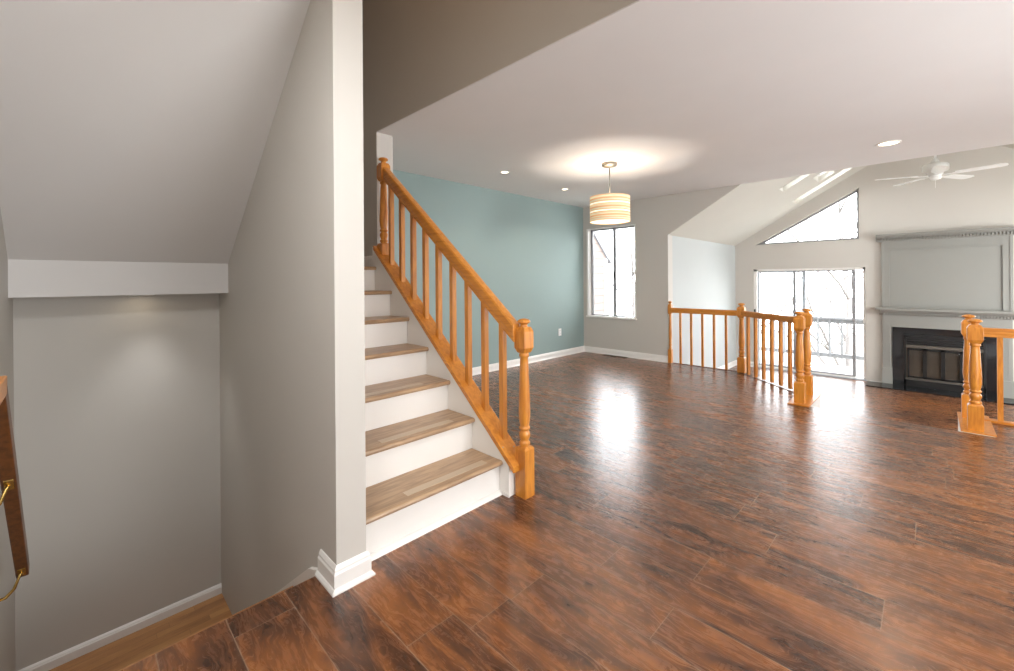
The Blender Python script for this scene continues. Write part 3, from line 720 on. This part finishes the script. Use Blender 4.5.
# ------------------------------------------------------------------ ceiling fan
FC = (8.275, -0.07); RZ = vz(VRIDGE)
fan = thing('ceiling_fan', (FC[0], FC[1], RZ), 'white five-bladed ceiling fan hanging from the vaulted ceiling above the fireplace', 'ceiling fan')
MB().lathe([(0.02, -0.10), (0.06, -0.05), (0.07, -0.012)], FC[0], FC[1], 24, RZ).build('canopy', M_fan, fan)
MB().tube([(FC[0], FC[1], RZ - 0.09), (FC[0], FC[1], 2.86)], 0.013, 12).build('downrod', M_fan, fan)
MB().lathe([(0.02, 2.90), (0.035, 2.865), (0.04, 2.84), (0.12, 2.815), (0.135, 2.80), (0.135, 2.735), (0.125, 2.715), (0.08, 2.70), (0.075, 2.665), (0.03, 2.655)], FC[0], FC[1], 32).build('motor_housing', M_fan, fan)
MB().lathe([(0.02, 2.60), (0.055, 2.612), (0.062, 2.64), (0.05, 2.664)], FC[0], FC[1], 24).build('switch_housing', M_fan, fan)
bl0 = None
for k in range(5):
    a = radians(40 + 72 * k)
    rot = Matrix.Rotation(a, 4, 'Z')
    if k == 0:
        pts = [(0.20, -0.050), (0.26, -0.062), (0.60, -0.068), (0.64, -0.055), (0.655, -0.02), (0.655, 0.02), (0.64, 0.055), (0.60, 0.068), (0.26, 0.062), (0.20, 0.050)]
        mb = MB().prism(pts, 'z', -0.003, 0.004)
        for v in mb.v: v.z += -v.y * 0.12
        bo = mb.build('blade', M_fan, None); bo.parent = fan; bo.location = (0, 0, 2.665 - RZ)
        ir = MB().prism([(0.07, -0.018), (0.15, -0.012), (0.20, -0.035), (0.25, -0.03), (0.25, 0.03), (0.20, 0.035), (0.15, 0.012), (0.07, 0.018)], 'z', -0.010, -0.004)
        for v in ir.v: v.z += -v.y * 0.12
        io = ir.build('blade_iron', M_fan, None); io.parent = bo
        bo.rotation_euler = (0, 0, a); bl0 = (bo, io)
    else:
        c = bl0[0].copy(); C.objects.link(c); c.parent = fan; c.rotation_euler = (0, 0, a)
        c2 = bl0[1].copy(); C.objects.link(c2); c2.parent = c
MB().tube([(FC[0] + 0.06, FC[1], 2.62), (FC[0] + 0.062, FC[1], 2.50)], 0.002, 6).build('pull_chain', M_fan, fan)

# ------------------------------------------------------------------ pendant lamp
PC = (4.150, 2.500)
pd = thing('pendant_lamp', (PC[0], PC[1], CZ), 'drum pendant lamp with woven cream striped shade hanging near the window', 'pendant lamp')
MB().lathe([(0.012, -0.05), (0.075, -0.034), (0.082, -0.028), (0.082, -0.001)], PC[0], PC[1], 32, CZ).build('canopy', M_nickel, pd)
MB().tube([(PC[0], PC[1], CZ - 0.045), (PC[0], PC[1], 2.12)], 0.006, 10).build('rod', M_nickel, pd)
SB, ST, SR = 1.905, 2.180, 0.216
shd = MB(); seg = 48
def ring_wall(s, r0, r1, za, zb__):
    s.lathe([(r0, za), (r0, zb__), (r1, zb__), (r1, za), (r0, za)], PC[0], PC[1], seg, caps=False)
slots = [(SB + 0.098, SB + 0.110), (SB + 0.184, SB + 0.196)]
zz = [SB] + [z for s_ in slots for z in s_] + [ST]
for i in range(0, len(zz), 2): ring_wall(shd, SR - 0.003, SR, zz[i], zz[i + 1])
sho = shd.build('lamp_shade', M_shade, pd)
bd = MB()
for a, b in slots: ring_wall(bd, SR - 0.004, SR - 0.001, a, b)
bd.build('light_slot', M_band, pd)
MB().lathe([(0.0001, SB + 0.006), (SR - 0.006, SB + 0.006), (SR - 0.006, SB + 0.010), (0.0001, SB + 0.010)], PC[0], PC[1], seg, caps=False).build('diffuser', M_diff, pd)
sp_ = MB()
for k in range(3):
    a = 2 * pi * k / 3 + 0.45
    sp_.tube([(PC[0], PC[1], ST - 0.03), (PC[0] + (SR - 0.004) * cos(a), PC[1] + (SR - 0.004) * sin(a), ST - 0.006)], 0.003, 6)
sp_.build('spider_arm', M_nickel, pd)
MB().lathe([(0.010, 2.025), (0.016, 2.015), (0.032, 1.99), (0.034, 1.975), (0.026, 1.95), (0.008, 1.94)], PC[0], PC[1], 20).build('bulb', M_bulb, pd)
pl = bpy.data.lights.new('pendant_bulb_light', 'POINT'); pl.energy = 17; pl.color = (1.0, 0.965, 0.91); pl.shadow_soft_size = 0.02
plo = bpy.data.objects.new('pendant_bulb_light', pl); C.objects.link(plo); plo.location = (PC[0], PC[1], 2.064)

# ------------------------------------------------------------------ recessed lights
def downlight(x, y, r, name, label, power, lens_mat):
    t_ = thing(name, (x, y, CZ), label, 'recessed light')
    MB().lathe([(r * 0.80, -0.001), (r * 0.82, -0.007), (r * 0.98, -0.006), (r, -0.001)], x, y, 32, CZ, caps=False).build('trim_ring', M_trim, t_)
    MB().lathe([(0.0001, -0.003), (r * 0.78, -0.003), (r * 0.80, -0.001)], x, y, 32, CZ, caps=False).build('lens', lens_mat, t_)
    l = bpy.data.lights.new(name + '_light', 'SPOT'); l.energy = power; l.color = (1, 0.88, 0.72); l.spot_size = radians(130); l.spot_blend = 0.6; l.shadow_soft_size = r * 0.7
    lo = bpy.data.objects.new(name + '_light', l); C.objects.link(lo); lo.location = (x, y, CZ - 0.02)
downlight(5.448, 0.266, 0.092, 'recessed_light', 'large glowing recessed light in the ceiling nearest the fan', 40, M_lens)
downlight(3.582, 3.563, 0.055, 'recessed_light', 'small recessed spotlight in the ceiling, the one closer to the staircase', 14, M_lens)
downlight(4.860, 3.645, 0.050, 'recessed_light', 'small recessed spotlight in the ceiling just left of the pendant lamp', 14, M_lens)

fl_ = thing('added_ceiling_lamp', (0.08, 0.85, CZ), 'added round white flush ceiling lamp, unseen above the top of the descending stairs', 'ceiling lamp')  # lamp added out of view to brighten the stairwell
MB().lathe([(0.165, -0.03), (0.17, -0.001)], 0.08, 0.85, 32, CZ).build('base', M_trim, fl_)
MB().lathe([(0.02, -0.10), (0.08, -0.09), (0.13, -0.065), (0.155, -0.03)], 0.08, 0.85, 32, CZ).build('glass_bowl', M_diff, fl_)
fd = bpy.data.lights.new('foyer_fill_light', 'AREA'); fd.shape = 'DISK'; fd.size = 0.3; fd.energy = 28; fd.color = (0.96, 0.98, 1.0)  # fill from the added lamp
fo_ = bpy.data.objects.new('foyer_fill_light', fd); C.objects.link(fo_); fo_.location = (0.08, 0.85, CZ - 0.11)
dl = thing('landing_downlight', (0.30, 3.59, SOF), 'small recessed downlight under the half landing', 'recessed light')
MB().lathe([(0.0001, -0.004), (0.05, -0.004), (0.055, -0.001)], 0.30, 3.59, 24, SOF, caps=False).build('lens', M_lens, dl)
MB().lathe([(0.055, -0.001), (0.057, -0.007), (0.068, -0.006), (0.07, -0.001)], 0.30, 3.59, 24, SOF, caps=False).build('trim_ring', M_trim, dl)
ll = bpy.data.lights.new('landing_downlight_light', 'SPOT'); ll.energy = 17; ll.color = (0.97, 0.98, 1.0); ll.spot_size = radians(86); ll.spot_blend = 1.0; ll.shadow_soft_size = 0.12
lo_ = bpy.data.objects.new('landing_downlight_light', ll); C.objects.link(lo_); lo_.location = (0.34, 3.53, SOF - 0.02)

# ------------------------------------------------------------------ small things
vt = MB(); vx0, vx1 = UK - 0.125, UK - 0.035
vt.box(vx0, vx1, 3.50, 3.512, 0.0005, 0.006); vt.box(vx0, vx1, 3.908, 3.92, 0.0005, 0.006); vt.box(vx0, vx0 + 0.01, 3.50, 3.92, 0.0005, 0.006); vt.box(vx1 - 0.01, vx1, 3.50, 3.92, 0.0005, 0.006)
for k in range(26): vt.box(vx0 + 0.01, vx1 - 0.01, 3.512 + 0.0155 * k, 3.519 + 0.0155 * k, 0.0005, 0.005)
tag(vt.build('floor_vent', M_vent), 'flat brown metal floor vent grille below the dining window', 'vent')
ol = thing('electrical_outlet', (5.663, VT - 0.004, 0.405), 'white electrical outlet low on the teal wall', 'outlet')
MB().box(5.625, 5.70, VT - 0.006, VT - 0.0005, 0.345, 0.465).build('cover_plate', M_plastic, ol, bevel=0.002)
for z in (0.380, 0.430):
    so_ = MB().box(5.648, 5.678, VT - 0.009, VT - 0.006, z - 0.014, z + 0.014).build('socket', M_plastic, ol)
    MB().box(5.655, 5.657, VT - 0.0095, VT - 0.009, z - 0.006, z + 0.006).box(5.668, 5.670, VT - 0.0095, VT - 0.009, z - 0.006, z + 0.006).build('socket_slot', M_black, so_)

# ------------------------------------------------------------------ outside
struct(MB().box(-12, 45, -14, 30, -3.6, -3.4), 'ground', M_ground)
dk = MB()
for k in range(12): dk.box(UM + 0.19 + 0.14 * k, UM + 0.19 + 0.14 * k + 0.134, -0.6, 5.2, LZ - 0.13, LZ - 0.10)
struct(dk, 'floor_deck', M_deck)
DU = 11.0
drl = thing('deck_railing', (DU, 2.0, LZ - 0.10), 'weathered grey wooden railing on the deck behind the sliding glass door', 'railing')
MB().box(DU - 0.05, DU + 0.09, -0.6, 5.2, 0.42, 0.46).build('top_rail', M_deckrail, drl)
MB().box(DU, DU + 0.04, -0.6, 5.2, 0.34, 0.42).build('upper_rail', M_deckrail, drl)
MB().box(DU, DU + 0.04, -0.6, 5.2, -0.37, -0.29).build('bottom_rail', M_deckrail, drl)
for v in (-0.55, 2.35, 5.15): MB().box(DU + 0.04, DU + 0.13, v - 0.045, v + 0.045, LZ - 0.10, 0.42).build('post', M_deckrail, drl)
q0 = MB().box(DU - 0.035, DU, -0.35, -0.315, -0.37, 0.42).build('baluster', M_deckrail, drl, origin=(DU, -0.33, 0))
for k in range(1, 27): part_copy(q0, drl, (0, 0.20 * k, 0))

def tree(x, y, z0, h, r, seed, label, lean=0.0):
    rnd = random.Random(seed); s = MB()
    def grow(p, d, L_, r_, depth):
        n = 5; path = [p.copy()]; rr_ = [r_]
        for i in range(n):
            d = (d + Vector((rnd.uniform(-1, 1), rnd.uniform(-1, 1), rnd.uniform(-0.3, 0.5))) * 0.16).normalized()
            p = p + d * (L_ / n); path.append(p.copy()); rr_.append(r_ * (1 - 0.45 * (i + 1) / n))
            if depth > 0 and i >= (2 if depth == 4 else 0):
                for _ in range(rnd.choice((1, 1, 2))):
                    a = rnd.uniform(0, 2 * pi); side = Vector((cos(a), sin(a), rnd.uniform(0.2, 0.9))).normalized()
                    grow(p.copy(), (d * 0.5 + side).normalized(), L_ * rnd.uniform(0.42, 0.62), rr_[-1] * 0.55, depth - 1)
        s.tube(path, rr_, 5 if depth < 3 else 8)
    grow(Vector((x, y, z0)), Vector((lean, 0.05, 1)).normalized(), h * 0.75, r, 3)
    return tag(s.build('bare_tree', M_bark), label, 'tree', 'bare trees outside')
tree(16.0, 1.6, -3.41, 9.0, 0.10, 3, 'bare winter tree seen through the right half of the sliding door')
tree(23.0, 6.2, -3.41, 8.5, 0.10, 5, 'bare winter tree seen behind the middle of the sliding door')
tree(14.9, 7.9, -3.41, 8.0, 0.08, 11, 'bare winter tree seen through the right pane of the dining window')

nh = thing('neighboring_house', (9.6, 9.0, -3.4), 'pale lap-sided house seen through the left pane of the dining window', 'house')
HV, HU = 7.0, 11.37
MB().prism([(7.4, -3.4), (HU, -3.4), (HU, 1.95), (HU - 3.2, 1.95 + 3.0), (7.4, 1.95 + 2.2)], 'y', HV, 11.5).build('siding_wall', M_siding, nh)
MB().box(HU - 0.10, HU + 0.02, HV - 0.03, HV, -3.4, 1.9).build('corner_board', M_trim, nh)
MB().prism([(HU + 0.25, 1.76), (HU + 0.0, 1.955), (HU - 3.2, 4.955), (7.4, 4.155), (7.4, 4.25), (HU - 3.2, 5.05), (HU + 0.28, 1.84)], 'y', HV - 0.06, 11.6).build('roof', M_roof, nh)
